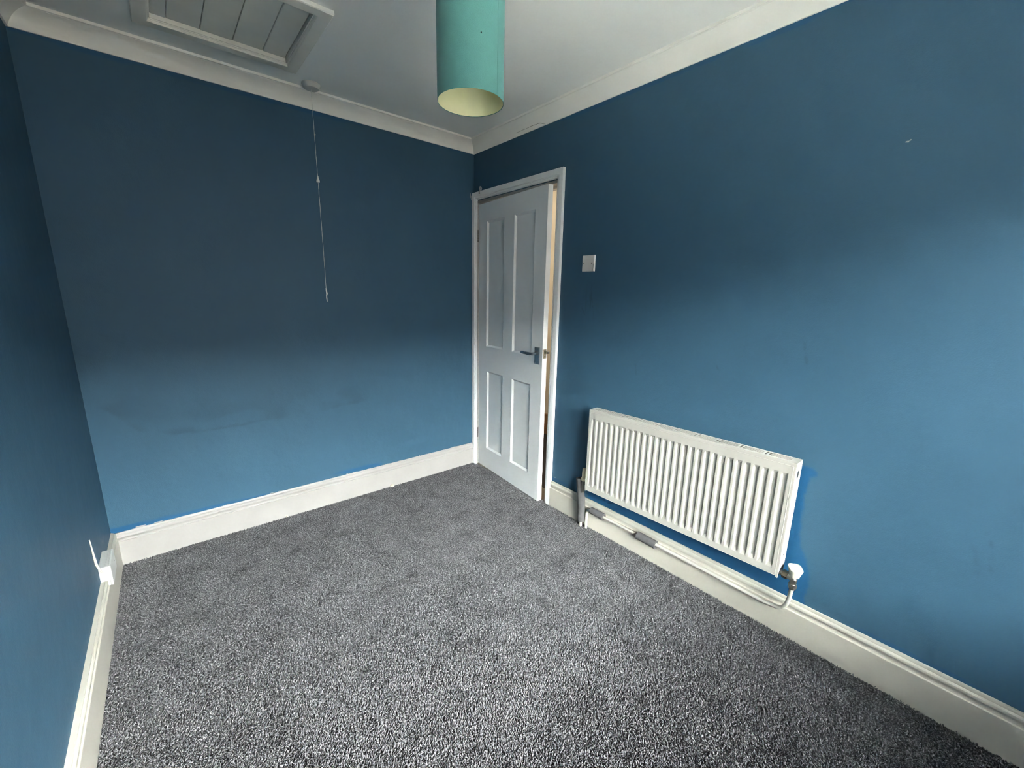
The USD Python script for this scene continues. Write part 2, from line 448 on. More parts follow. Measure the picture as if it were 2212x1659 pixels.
# cornice (plaster cove with stepped edges)
CP = [(0.0, H + 0.001), (0.0, ZC), (0.007, ZC), (0.008, ZC + 0.004)]
R_ = 0.120
for t in np.linspace(0, 1, 9):
    d = 0.008 + (0.067 - 0.008) * t
    z = ZC + 0.004 + (0.062 - 0.004) * t
    bow = 0.010 * 4 * t * (1 - t)
    CP.append((d - bow * 0.70, z + bow * 0.70))
CP += [(0.067, H - 0.012), (0.075, H - 0.011), (0.076, H + 0.001)]
CP = [CP[0]] + CP[1:]
def profile_mesh(*args):
    return sweep(*args)
k = 1
trims = {}
for nm, a, b, n, ma, mb in (('back', (xl0, 0, 0), (0, 0, 0), (0, -1, 0), 1, 1), ('right', (0, 0, 0), (0, -L, 0), (-1, 0, 0), 1, 1), ('left', (xl1, -L, 0), (xl0, 0, 0), (1, 0, 0), 1, 1), ('rear', (0, -L, 0), (xl1, -L, 0), (0, 1, 0), 1, 1)):
    trims[nm] = part(f'trim_{k}', sweep(CP, a, b, n, ma, mb), 'plaster_white', smooth=25, kind='structure', label=f'off-white plaster cornice along the {nm} wall')
    k += 1

# hairline crack in the right cornice
crack = [(-0.0218, -0.4722, 2.3348), (-0.0225, -0.5253, 2.3355), (-0.0221, -0.5716, 2.3351), (-0.0234, -0.6184, 2.3364), (-0.0227, -0.6499, 2.3357), (-0.0208, -0.6912, 2.3338), (-0.0121, -0.7096, 2.3251), (-0.0085, -0.7303, 2.3195)]
cv = np.array(CP[4:13])


def on_cove(q):
    i_ = int(np.argmin(np.abs(cv[:, 1] - q[2])))
    zz_ = np.interp(q[2], cv[:, 1], cv[:, 0])
    return (-zz_ - 0.0001, q[1], q[2])


part('crack', tube([on_cove(q) for q in crack], [0.0004, 0.0008, 0.0006, 0.0010, 0.0007, 0.0009, 0.0008, 0.0005], 6), 'crack_dark', trims['right'], label='hairline crack in the plaster')

# skirting boards
HS = 0.168
def skirt(h, t):
    return [(0, -0.005), (t, -0.005), (t, h - 0.045), (t - 0.0012, h - 0.0435), (t - 0.006, h - 0.0425), (t - 0.0075, h - 0.038), (t - 0.0068, h - 0.031), (t - 0.0045, h - 0.026), (t - 0.0035, h - 0.021),
            (t - 0.0048, h - 0.0155), (t - 0.0085, h - 0.0115), (t - 0.0105, h - 0.0105), (t - 0.0108, h - 0.004), (t - 0.0125, h), (0, h)]
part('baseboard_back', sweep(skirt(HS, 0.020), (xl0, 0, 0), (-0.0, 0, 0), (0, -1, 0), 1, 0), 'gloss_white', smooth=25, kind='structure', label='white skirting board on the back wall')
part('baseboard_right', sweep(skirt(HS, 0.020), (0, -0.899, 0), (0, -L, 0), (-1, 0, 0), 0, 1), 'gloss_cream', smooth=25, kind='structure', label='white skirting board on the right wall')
TL, HL = 0.0234, 0.175
SKIRT_L = [(0, -0.005), (TL, -0.005), (TL, HL - 0.030), (TL - 0.001, HL - 0.0285), (TL - 0.0045, HL - 0.027), (TL - 0.005, HL - 0.021), (TL - 0.0025, HL - 0.0165), (TL - 0.003, HL - 0.009), (TL - 0.006, HL - 0.005), (TL - 0.0085, HL - 0.004), (TL - 0.009, HL), (0, HL)]
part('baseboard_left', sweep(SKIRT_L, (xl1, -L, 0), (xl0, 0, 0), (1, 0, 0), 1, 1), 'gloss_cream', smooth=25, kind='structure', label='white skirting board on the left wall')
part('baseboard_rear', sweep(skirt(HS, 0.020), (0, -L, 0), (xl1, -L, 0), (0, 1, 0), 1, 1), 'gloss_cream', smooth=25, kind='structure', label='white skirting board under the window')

# white paint slips and nicks on the walls: thin flakes
rng = np.random.default_rng(4)


def flake(cx, cz, w, h, seed, thick=0.0004):
    r = np.random.default_rng(seed)
    a = np.linspace(0, 2 * np.pi, 14, endpoint=False)
    rad = 0.6 + 0.4 * r.random(14)
    return extrude(Polygon([(cx + w / 2 * q * math.cos(t), cz + h / 2 * q * math.sin(t)) for q, t in zip(rad, a)]).buffer(0), thick)


def on_back(m):
    return frame_mesh(m, (0, 0, 0), [1, 0, 0], [0, 0, 1], [0, -1, 0])


def on_right(m):
    return frame_mesh(m, (0, 0, 0), [0, 1, 0], [0, 0, 1], [-1, 0, 0])


fl = []
xs = -2.10
while xs < -0.06:
    w = rng.uniform(0.01, 0.05)
    if rng.random() < 0.36:
        fl.append(on_back(flake(xs, HS + 0.0005 + rng.uniform(-0.001, 0.0018), w, rng.uniform(0.003, 0.009), int(rng.integers(1e6)))))
    xs += w * rng.uniform(0.8, 2.2)
fl.append(on_back(flake(-2.05, HS + 0.003, 0.05, 0.012, 77)))
part('paint_slip', fl, 'gloss_white', wall_back, smooth=False, label='white gloss paint slipped onto the blue wall above the skirting')
part('paint_chip', [on_right(flake(-2.346, 1.848, 0.012, 0.006, 5)), on_right(flake(-2.352, 1.851, 0.006, 0.005, 6))], 'gloss_white', wall_right, smooth=False, label='small white chip in the blue paint')
part('paint_chip', on_right(flake(-0.925, 0.200, 0.007, 0.009, 9)), 'gloss_white', wall_right, smooth=False)
part('paint_chip', [on_back(flake(-0.030, 2.045, 0.007, 0.045, 10)), on_back(flake(-0.024, 2.026, 0.006, 0.035, 13)), on_back(flake(-0.020, 2.040, 0.012, 0.008, 14))], 'gloss_white', wall_back, smooth=False, label='white filler chip beside the door frame')

# ------------------------------------------------------------------ hall behind the door
HX = 1.0
part('wall_hall', [bx(HX, HX + 0.1, -2.2, 1.6, -0.02, H), bx(TH, HX + 0.1, 1.5, 1.6, -0.02, H), bx(TH, HX + 0.1, -2.3, -2.2, -0.02, H), bx(TH + 0.0005, TH + 0.02, TH + 0.005, 1.6, -0.02, H)], 'hall_paint', smooth=False, kind='structure', label='cream hall wall beyond the door')
part('floor_hall', bx(TH, HX + 0.1, -2.3, 1.6, -0.04, -0.012), 'hall_floor', smooth=False, kind='structure', label='dark hall floor beyond the door')
part('ceiling_hall', bx(TH, HX + 0.1, -2.3, 1.6, H, H + 0.1), 'ceiling_paint', smooth=False, kind='structure', label='hall ceiling')
part('baseboard_hall', bx(HX - 0.02, HX, -2.2, 1.5, -0.012, 0.20, 0.004), 'hall_wood', kind='structure', label='brown timber skirting in the hall')
hl = thing('ceiling_lamp', 'round white lamp on the hall ceiling beyond the door', 'lamp', (0.50, -0.75, H - 0.05))
part('base', lathe([(0, -0.02), (0.05, -0.02), (0.06, 0.0), (0.06, 0.05), (0, 0.05)], (0.50, -0.75, H - 0.05)), 'white_plastic', hl)
s = UsdLux.SphereLight.Define(stage, '/World/ceiling_lamp/bulb_light')
s.CreateRadiusAttr(0.05)
s.CreateIntensityAttr(75.0)
s.CreateColorAttr(Gf.Vec3f(1.0, 0.84, 0.64))
s.AddTranslateOp().Set(Gf.Vec3d(0, 0, -0.09))

# ------------------------------------------------------------------ door
door = thing('door_1', 'white four-panel door standing ajar in the right wall', None, (0, -0.45, 0), kind='structure')
# lining (jambs and head with stops)
lin = [bx(-0.004, TH + 0.004, DOOR_Y0 + 0.0, DOOR_Y0 - 0.010, 0, DOOR_Z, 0.001), bx(-0.004, TH + 0.004, DOOR_Y1 + 0.012, DOOR_Y1, 0, DOOR_Z, 0.001), bx(-0.004, TH + 0.004, DOOR_Y1, DOOR_Y0, DOOR_Z - 0.016, DOOR_Z, 0.001),
       bx(0.048, 0.085, DOOR_Y1 + 0.012, DOOR_Y1 + 0.024, 0, DOOR_Z - 0.016, 0.001), bx(0.048, 0.085, DOOR_Y0 - 0.010, DOOR_Y0 - 0.022, 0, DOOR_Z - 0.016, 0.001), bx(0.048, 0.085, DOOR_Y1, DOOR_Y0, DOOR_Z - 0.028, DOOR_Z - 0.016, 0.001)]
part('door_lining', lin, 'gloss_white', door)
# architrave: flat board with a bead along the inner edge, mitred at the top corners. profile (d, w): w = 0 at the outer edge
AW = 0.050
AP = [(0, 0), (0.019, 0), (0.0205, 0.002), (0.0205, 0.029), (0.019, 0.0315), (0.013, 0.033), (0.0125, 0.036), (0.016, 0.0385), (0.017, 0.0415), (0.016, 0.0445), (0.010, 0.0465), (0.010, AW), (0, AW)]
YO0, YO1, ZO = -0.0015, -0.8985, 2.060


def arch_vertical(y_out, sgn, z0, z1):
    """sgn: direction of the inner edge along y."""
    pr = np.array(AP)
    lo = [(-d, y_out + sgn * w, z0) for d, w in pr]
    hi = [(-d, y_out + sgn * w, z1 - w) for d, w in pr]
    return prism(lo, hi)


def prism(lo, hi):
    k = len(lo)
    v = np.array(lo + hi)
    f = []
    for i in range(k):
        j = (i + 1) % k
        f += [[i, j, k + j], [i, k + j, k + i]]
    tv, tf = trimesh.creation.triangulate_polygon(Polygon(AP), engine='earcut')
    pr = np.array(AP)
    idx = [int(np.argmin(np.abs(pr - p).sum(1))) for p in tv]
    for q in tf:
        q = [idx[i] for i in q]
        f += [q, [k + i for i in q[::-1]]]
    m = trimesh.Trimesh(v, f, process=False)
    m.fix_normals()
    return m


part('architrave', arch_vertical(YO0, -1, -0.004, ZO), 'door_white', door, smooth=25)
part('architrave', arch_vertical(YO1, 1, -0.004, ZO), 'door_white', door, smooth=25)
part('architrave', prism([(-d, YO0 - w, ZO - w) for d, w in AP], [(-d, YO1 + w, ZO - w) for d, w in AP]), 'door_white', door, smooth=25)
# leaf: local u along the leaf from the hinge, v up, w out of the room-side face
A0 = np.array([0.006, -0.0585, 0.0])
B0 = np.array([-0.0574, -0.8263, 0.0])
eu = (B0 - A0) / np.linalg.norm(B0 - A0)
ew = np.cross(eu, [0, 0, 1.0])
if ew[0] > 0:
    ew = -ew
ev = np.array([0, 0, 1.0])
LW, LT, LZ0, LZ1 = 0.7690, 0.035, 0.008, 1.978


def leafm(m):
    return frame_mesh(m, A0, eu, ev, ew)


PAN = [(0.108, 0.326, 0.973, 1.855), (0.441, 0.656, 0.973, 1.857), (0.120, 0.332, 0.172, 0.788), (0.446, 0.656, 0.172, 0.788)]
outline = sbox(0, LZ0, LW, LZ1)
for a in PAN:
    outline = outline.difference(sbox(a[0], a[2], a[1], a[3]))
body = extrude(outline, LT)
body.apply_translation([0, 0, -LT])
leaf = part('door_leaf', leafm(body), 'door_white', door, smooth=False)
for (u0, u1, v0, v1) in PAN:
    # recessed panel with its sloped moulding on the room side, flat on the hall side
    b, dp = 0.013, 0.0105
    o = np.array([(u0, v0), (u1, v0), (u1, v1), (u0, v1)])
    c = np.array([u0 + u1, v0 + v1]) / 2
    sgn = np.sign(c - o)
    rings = [(0.0, 0.0008), (0.002, -0.001), (0.005, -0.0035), (0.010, -0.0085), (b, -dp)]
    v = []
    for off, w in rings:
        v += [(*(q + s_ * off), w) for q, s_ in zip(o, sgn)]
    f = []
    for r in range(len(rings) - 1):
        for i in range(4):
            j = (i + 1) % 4
            a_, b_, c_, d_ = r * 4 + i, r * 4 + j, (r + 1) * 4 + j, (r + 1) * 4 + i
            f += [[a_, b_, c_], [a_, c_, d_]]
    nb = len(v)
    mould = trimesh.Trimesh(np.array(v), f, process=False)
    flat = bx(u0, u1, v0, v1, -0.026, -dp)
    part('panel', leafm(cat_(mould, flat)), 'door_white', leaf, smooth=20)
# handle
ph = part('door_handle', leafm(cat_(hull([(u, v, w) for u, v, w in [(x, y, 0) for x in (0.6955, 0.7425) for y in (0.930, 1.038)] + [(x, y, 0.0035) for x in (0.6955, 0.7425) for y in (0.930, 1.038)] + [(x, y, 0.0075) for x in (0.699, 0.739) for y in (0.9335, 1.0345)]]))), 'chrome', door, label='chrome lever handle on a rectangular plate')
hub = (0.720, 0.999)
lev = hull([(hub[0] - 0.012, hub[1] - 0.009, 0.046), (hub[0] - 0.012, hub[1] + 0.008, 0.046), (hub[0] + 0.010, hub[1] - 0.008, 0.046), (hub[0] + 0.010, hub[1] + 0.008, 0.046),
            (hub[0] - 0.012, hub[1] - 0.007, 0.058), (hub[0] - 0.012, hub[1] + 0.007, 0.058), (hub[0] + 0.010, hub[1] - 0.006, 0.058), (hub[0] + 0.010, hub[1] + 0.006, 0.058)])
arm = hull([(hub[0] - 0.008, hub[1] - 0.009, 0.045), (hub[0] - 0.008, hub[1] + 0.008, 0.045), (hub[0] - 0.008, hub[1] - 0.009, 0.057), (hub[0] - 0.008, hub[1] + 0.008, 0.057),
            (0.612, 0.990, 0.043), (0.612, 1.006, 0.043), (0.612, 0.991, 0.054), (0.612, 1.005, 0.054)])
part('lever', [leafm(cyl((hub[0], hub[1], 0.006), (hub[0], hub[1], 0.012), 0.013, 0.012)), leafm(cyl((hub[0], hub[1], 0.010), (hub[0], hub[1], 0.050), 0.0085)), leafm(lev), leafm(arm)], 'chrome', ph)
for u, v in ((0.703, 1.029), (0.735, 1.029), (0.703, 0.939), (0.735, 0.939)):
    part('screw', leafm(lathe([(0.0038, 0), (0.0034, 0.0016), (0, 0.0022)], (u, v, 0.0072), 12)), 'chrome', ph)
# handle on the hall side
part('outer_handle', [leafm(hull([(x, y, w) for x in (0.6955, 0.7425) for y in (0.930, 1.038) for w in (-LT - 0.007, -LT)])), leafm(cyl((hub[0], hub[1], -LT), (hub[0], hub[1], -LT - 0.05), 0.0085)), leafm(bx(0.612, hub[0] + 0.01, hub[1] - 0.008, hub[1] + 0.008, -LT - 0.056, -LT - 0.045, 0.002))], 'chrome', door)
# latch face plate in the leaf's edge, with the bolt
lp = part('latch_plate', leafm(bx(LW - 0.001, LW + 0.0008, 0.972, 1.028, -0.030, -0.006)), 'brass_dull', door, label='dull brass latch plate in the door edge')
part('latch_bolt', leafm(hull([(LW, v, w) for v in (1.000, 1.019) for w in (-0.026, -0.012)] + [(LW + 0.012, v, w) for v in (1.001, 1.018) for w in (-0.026, -0.020)])), 'brass_dull', lp)
part('screw', leafm(cyl((LW, 0.985, -0.018), (LW + 0.0012, 0.985, -0.018), 0.004, n=12)), 'hinge_steel', lp)
# hinges: knuckles in the joint
for zc in (1.766, 0.270):
    hy, hx = -0.0555, -0.001
    hg = part('hinge', [cyl((hx, hy, zc - 0.040 + i * 0.0165), (hx, hy, zc - 0.040 + i * 0.0165 + 0.0155), 0.0055, n=14) for i in range(5)], 'hinge_steel', door, label='dark steel butt hinge')
part('threshold', bx(-0.004, TH + 0.01, DOOR_Y1 + 0.01, DOOR_Y0 - 0.01, -0.006, 0.004, 0.002), 'threshold', door)
# small hook left on top of the frame
hk = thing('hook', 'small white hook on top of the door frame near the corner', 'hook', (-0.014, -0.112, 2.058))
part('shank', tube([(-0.012, -0.098, 2.052), (-0.016, -0.098, 2.066), (-0.022, -0.101, 2.078), (-0.024, -0.110, 2.085), (-0.024, -0.120, 2.080), (-0.023, -0.125, 2.070), (-0.023, -0.124, 2.062)], [0.0045, 0.0045, 0.0045, 0.0045, 0.0045, 0.004, 0.003], 8), 'gloss_white', hk)
part('base_plate', bx(-0.0235, -0.020, -0.105, -0.090, 2.040, 2.062, 0.001), 'gloss_white', hk)

# ------------------------------------------------------------------ loft hatch
hatch = thing('loft_hatch', 'boarded loft hatch in a white moulded frame in the ceiling', 'loft hatch', ((HX0 + HX1) / 2, (HY0 + HY1) / 2, H))
FW, FD = 0.052, 0.016
# frame profile in section: w = 0 at the inner edge, w = FW at the outer edge; z down from the ceiling
FP = [(0.0, 0.0), (0.0, -0.006), (0.002, -0.0075), (0.002, -0.011), (0.005, -0.0155), (0.009, -0.0165), (FW - 0.003, -FD), (FW, -FD + 0.003), (FW, 0.0)]


def frame_side(p_in, q_in, out):
    """One mitred side; inner edge from p_in to q_in, out = unit vector away from the opening."""
    p, q, o = np.array(p_in, float), np.array(q_in, float), np.array(out, float)
    t = (q - p) / np.linalg.norm(q - p)
    lo = [np.append(p + o * w - t * w, H + z) for w, z in FP]
    hi = [np.append(q + o * w + t * w, H + z) for w, z in FP]
    k = len(lo)
    v = np.array(lo + hi)
    f = []
    for i in range(k):
        j = (i + 1) % k
        f += [[i, j, k + j], [i, k + j, k + i]]
    tv, tf = trimesh.creation.triangulate_polygon(Polygon(FP), engine='earcut')
    pr = np.array(FP)
    idx = [int(np.argmin(np.abs(pr - c).sum(1))) for c in tv]
    for g_ in tf:
        g_ = [idx[i] for i in g_]
        f += [g_, [k + i for i in g_[::-1]]]
    m = trimesh.Trimesh(v, f, process=False)
    m.fix_normals()
    return m


for a, b, o in (((HX0, HY1), (HX1, HY1), (0, 1)), ((HX1, HY1), (HX1, HY0), (1, 0)), ((HX1, HY0), (HX0, HY0), (0, -1)), ((HX0, HY0), (HX0, HY1), (-1, 0))):
    part('frame_side', frame_side(a, b, o), 'hatch_paint', hatch, smooth=25)
# lining of the opening and the boards lying above it
BZ = H + 0.011
part('lining', [bx(HX0 + 0.0005, HX0 + 0.004, HY0, HY1, H - 0.003, H + 0.10), bx(HX1 - 0.004, HX1 - 0.0005, HY0, HY1, H - 0.003, H + 0.10), bx(HX0, HX1, HY1 - 0.004, HY1 - 0.0005, H - 0.003, H + 0.10), bx(HX0, HX1, HY0 + 0.0005, HY0 + 0.004, H - 0.003, H + 0.10)], 'hatch_paint', hatch, smooth=False)
jx = [HX0 + 0.005, -1.682, -1.573, -1.459, -1.346, HX1 - 0.006]
for i in range(5):
    x0, x1 = jx[i] + 0.0012, jx[i + 1] - 0.0012
    part('board', bx(x0, x1, HY0 + 0.005, HY1 - 0.006, BZ + 0.0012 * (i % 2), BZ + 0.018, 0.0018), 'board_paint', hatch)
part('backing', bx(HX0, HX1, HY0, HY1, BZ + 0.019, BZ + 0.024), 'cavity', hatch, smooth=False)

# ------------------------------------------------------------------ ceiling pull switch and cord
PX, PY = -1.104, -0.128
ps = thing('pull_switch', 'round white ceiling pull switch with its long cord hanging by the back wall', 'pull switch', (PX, PY, H))
part('base', lathe([(0.0, -0.024), (0.030, -0.024), (0.036, -0.021), (0.0405, -0.012), (0.0425, -0.006), (0.0425, 0.0), (0, 0.0)], (PX, PY, H), 48), 'grey_plastic', ps)
part('rim', lathe([(0.0435, -0.007), (0.0445, -0.005), (0.0445, 0.0), (0.0, 0.0)], (PX, PY, H), 48), 'white_plastic', ps)
zt, zb = H - 0.024, 1.306
zz = np.linspace(zt, zb, 40)
part('cord', tube(np.stack([PX + 0.0012 * np.sin(zz * 5), np.full_like(zz, PY - 0.012 * 0), zz], 1), 0.0011, 6), 'cord_white', ps)
part('knot', sphere((PX + 0.001, PY, 2.158), 0.0038), 'cord_white', ps)
part('cord_joiner', [lathe([(0.0085, -0.016), (0.0088, -0.012), (0.0075, -0.004), (0.0045, 0.004), (0.003, 0.016), (0, 0.017)], (PX, PY, 1.942), 16), lathe([(0, -0.0165), (0.0085, -0.016)], (PX, PY, 1.942), 16)], 'cord_white', ps)
part('cord_end', [tube([(PX, PY, 1.372), (PX + 0.0015, PY, 1.352), (PX + 0.001, PY, 1.332)], [0.0022, 0.0035, 0.0022], 8), tube([(PX + 0.004, PY, 1.352), (PX + 0.0045, PY, 1.342), (PX + 0.002, PY, 1.330)], [0.0015, 0.004, 0.002], 8), tube([(PX, PY, 1.335), (PX + 0.0005, PY, 1.315), (PX + 0.002, PY, 1.296)], [0.0025, 0.0035, 0.0015], 8)], 'cord_white', ps)

# ------------------------------------------------------------------ pendant lamp
LX, LY, LZB, LR, LHT = -1.08, -1.54, 1.897, 0.0948, 0.33
pl = thing('pendant_lamp', 'tall teal drum lampshade hanging from the ceiling', 'pendant lamp', (LX, LY, H))
shade = part('shade', lathe([(LR - 0.0016, LZB), (LR - 0.0004, LZB - 0.0008), (LR, LZB + 0.001), (LR, LZB + LHT - 0.001), (LR - 0.0016, LZB + LHT)], (LX, LY, 0), 96), 'shade_teal', pl, smooth=50)
part('lining', lathe([(LR - 0.0017, LZB + LHT), (LR - 0.0017, LZB + 0.0004)], (LX, LY, 0), 96), 'shade_lining', shade, smooth=50, label='cream lining of the teal lampshade')
sd = np.array([LX, LY, 0]) - np.array(CAM)
dirv = np.array([-(-1.08 - CAM[0]), -(-1.54 - CAM[1])])
ang0 = math.atan2(dirv[1], dirv[0])
a_s = ang0 + math.radians(17)
part('mark', sphere((LX + LR * math.cos(a_s), LY + LR * math.sin(a_s), 2.027), 0.0022, 1), 'speck', shade, label='small dark mark on the teal shade')
a_m = ang0 + math.radians(50)
part('seam', tube([(LX + (LR + 0.0001) * math.cos(a_m), LY + (LR + 0.0001) * math.sin(a_m), z) for z in np.linspace(LZB + 0.001, LZB + LHT - 0.001, 12)], 0.0005, 5), 'shade_teal', shade)
ringz = LZB + LHT - 0.02
th_ = np.linspace(0, 2 * np.pi, 41)
part('ring', [tube([(LX + 0.020 * math.cos(t), LY + 0.020 * math.sin(t), ringz) for t in th_], 0.0015, 6)] + [tube([(LX + 0.020 * math.cos(t), LY + 0.020 * math.sin(t), ringz), (LX + (LR - 0.002) * math.cos(t), LY + (LR - 0.002) * math.sin(t), ringz + 0.012)], 0.0015, 6) for t in (0.3, 0.3 + 2 * np.pi / 3, 0.3 + 4 * np.pi / 3)], 'chrome', pl)
part('lamp_holder', lathe([(0.0, ringz - 0.05), (0.017, ringz - 0.05), (0.019, ringz - 0.01), (0.021, ringz - 0.004), (0.021, ringz + 0.006), (0.012, ringz + 0.02), (0.006, ringz + 0.04), (0, ringz + 0.04)], (LX, LY, 0), 32), 'white_plastic', pl)
part('flex', cyl((LX, LY, ringz + 0.03), (LX, LY, H - 0.03), 0.0032, n=10), 'white_plastic', pl)
part('ceiling_rose', lathe([(0.0, H - 0.034), (0.010, H - 0.034), (0.014, H - 0.026), (0.030, H - 0.020), (0.038, H - 0.006), (0.038, H), (0, H)], (LX, LY, 0), 40), 'white_plastic', pl)

# ------------------------------------------------------------------ wall plate
wp = thing('wall_plate', 'square white blanking plate on the blue wall beside the door', 'wall plate', (0, -1.106, 1.533))
pv = [(y, z) for y in (-1.0635, -1.1495) for z in (1.490, 1.576)]
part('plate', hull([(x, y, z) for y, z in pv for x in (0.0, -0.005)] + [(-0.0095, -1.106 + (y + 1.106) * 0.93, 1.533 + (z - 1.533) * 0.93) for y, z in pv]), 'white_plastic', wp)
part('screw', lathe([(0.0032, 0), (0.0030, 0.0006), (0, 0.0008)], (-0.0094, -1.076, 1.532), 12, (-1, 0, 0)), 'hinge_steel', wp)
part('screw', lathe([(0.0040, 0), (0.0036, 0.0006), (0, 0.0008)], (-0.0094, -1.131, 1.5335), 12, (-1, 0, 0)), 'hinge_steel', wp)
part('crack', tube([(-0.0093, -1.1445, 1.532), (-0.0092, -1.1430, 1.528), (-0.0092, -1.1436, 1.510), (-0.0091, -1.1432, 1.494)], [0.0006, 0.0014, 0.0014, 0.0012], 6), 'speck', wp, label='dark split along the plate edge')

# ------------------------------------------------------------------ radiator (built level, then tilted a little about its left end as it hangs)
RY0, RY1, RZ0, RZ1, RXF, RXB = -1.2535, -2.2365, 0.2700, 0.7520, -0.100, -0.035
RT = math.radians(1.05)


def rad(m):
    m = cat_(m).copy()
    v = np.asarray(m.vertices).copy()
    dy, dz = v[:, 1] - RY0, v[:, 2] - RZ0
    v[:, 1] = RY0 + dy * math.cos(RT) + dz * math.sin(RT) * 0.0
    v[:, 2] = RZ0 + dz - dy * math.sin(RT)
    m.vertices = v
    return m


rd = thing('radiator', 'white ribbed panel radiator hung low on the blue wall beside the door', 'radiator', (0, (RY0 + RY1) / 2, 0.26))
# front panel with pressed vertical recesses
NF, D = 29, 0.0058
py0, py1 = RY0 - 0.010, RY1 + 0.010
pitch = (py0 - py1) / (NF + 0.35)
prof = [(0.0, 0), (0.18, 0), (0.215, 0.08), (0.38, 0.93), (0.43, 1), (0.74, 1), (0.775, 0.94), (0.885, 0.08), (0.92, 0)]
ys, ds = [py0], [0.0]
for i in range(NF):
    for s_, q in prof[1:]:
        ys.append(py0 - pitch * (0.05 + i + s_))
        ds.append(q)
ys.append(py1)
ds.append(0.0)
ys, ds = np.array(ys), np.array(ds)
pz0, pz1 = RZ0 + 0.007, RZ1 - 0.015
zr = [(pz0, 0), (pz0 + 0.026, 0), (pz0 + 0.029, 0.1), (pz0 + 0.044, 0.9), (pz0 + 0.049, 1), (pz1 - 0.047, 1), (pz1 - 0.043, 0.92), (pz1 - 0.034, 0.1), (pz1 - 0.031, 0), (pz1, 0)]
Yg, Zg = np.meshgrid(ys, [z for z, _ in zr], indexing='ij')
Dg = D * np.minimum(ds[:, None], np.array([q for _, q in zr])[None, :])
gv = np.stack([RXF + Dg, Yg, Zg], -1).reshape(-1, 3)
nz = len(zr)
ii, jj = np.meshgrid(np.arange(len(ys) - 1), np.arange(nz - 1), indexing='ij')
a = (ii * nz + jj).ravel()
gf = np.concatenate([np.stack([a, a + 1, a + nz + 1], 1), np.stack([a, a + nz + 1, a + nz], 1)])
front = trimesh.Trimesh(gv, gf, process=False)
# rolled edge round the panel
rim = [bx(RXF - 0.0006, RXF + 0.012, py0 + 0.001, py0 - 0.002, pz0, pz1, 0.001), bx(RXF - 0.0006, RXF + 0.012, py1 - 0.001, py1 + 0.002, pz0, pz1, 0.001), bx(RXF - 0.0006, RXF + 0.012, py0, py1, pz0 - 0.001, pz0 + 0.002, 0.001), bx(RXF - 0.0006, RXF + 0.012, py0, py1, pz1 - 0.002, pz1 + 0.0015, 0.001)]
part('front_panel', rad([front] + rim), 'radiator_white', rd, smooth=20)
part('rear_panel', rad(bx(RXB, RXB - 0.012, RY0 - 0.012, RY1 + 0.012, RZ0 + 0.005, RZ1 - 0.02, 0.003)), 'radiator_inner', rd)
# folded convector fins between the panels
fin = []
for i in range(56):
    y0 = RY0 - 0.03 - i * (abs(RY1 - RY0) - 0.06) / 55
    fin.append(bx(RXB - 0.013, RXF + 0.014, y0 - 0.0006, y0 + 0.0006, RZ0 + 0.03, RZ1 - 0.03))
part('convector_fins', rad(fin), 'radiator_inner', rd, smooth=False)
# side covers
for s_, y in ((-1, RY0), (1, RY1)):
    yi = y + s_ * 0.0085
    outline = [(RXF + 0.001, RZ0), (RXB, RZ0), (RXB, RZ1), (RXF + 0.001, RZ1)]
    pg = sbox(RXF + 0.0005, RZ0, RXB, RZ1)
    if s_ == 1:
        pg = pg.difference(aff.scale(Point(-0.069, RZ1 - 0.052).buffer(1.0, 24), 0.011, 0.017)).difference(Point(-0.057, RZ0).buffer(0.038))
        pg = pg.difference(Point(-0.069, RZ1 - 0.118).buffer(0.0042)).difference(Point(-0.069, RZ0 + 0.090).buffer(0.0042))
    m = frame_mesh(extrude(pg, 0.0012), (0, y, 0), [1, 0, 0], [0, 0, 1], [0, s_, 0])
    lips = [bx(RXF, RXF + 0.002, y, yi, RZ0, RZ1, 0.0008), bx(RXF, RXB, y, yi, RZ1 - 0.002, RZ1, 0.0008), bx(RXB - 0.002, RXB, y, yi, RZ0, RZ1, 0.0008)]
    sp = part('side_cover', rad([m] + lips), 'radiator_white', rd, smooth=30)
    if s_ == 1:
        for (cx, cz, r) in ((-0.069, RZ1 - 0.118, 0.0042), (-0.069, RZ0 + 0.090, 0.0042)):
            part('screw', rad(lathe([(r * 0.9, 0.0), (r * 0.8, 0.0012), (0, 0.0015)], (cx, y + 0.004, cz), 12, (0, -1, 0))), 'hinge_steel', sp)
        part('plug_boss', rad(cyl((-0.069, y + 0.04, RZ1 - 0.052), (-0.069, y + 0.008, RZ1 - 0.052), 0.0205, n=20)), 'radiator_inner', rd)
        part('bleed_plug', rad([cyl((-0.069, y + 0.009, RZ1 - 0.052), (-0.069, y + 0.003, RZ1 - 0.052), 0.0078, n=20), cyl((-0.069, y + 0.004, RZ1 - 0.052), (-0.069, y + 0.0005, RZ1 - 0.052), 0.004, n=8)]), 'hinge_steel', rd, label='metal bleed plug in the end of the radiator')
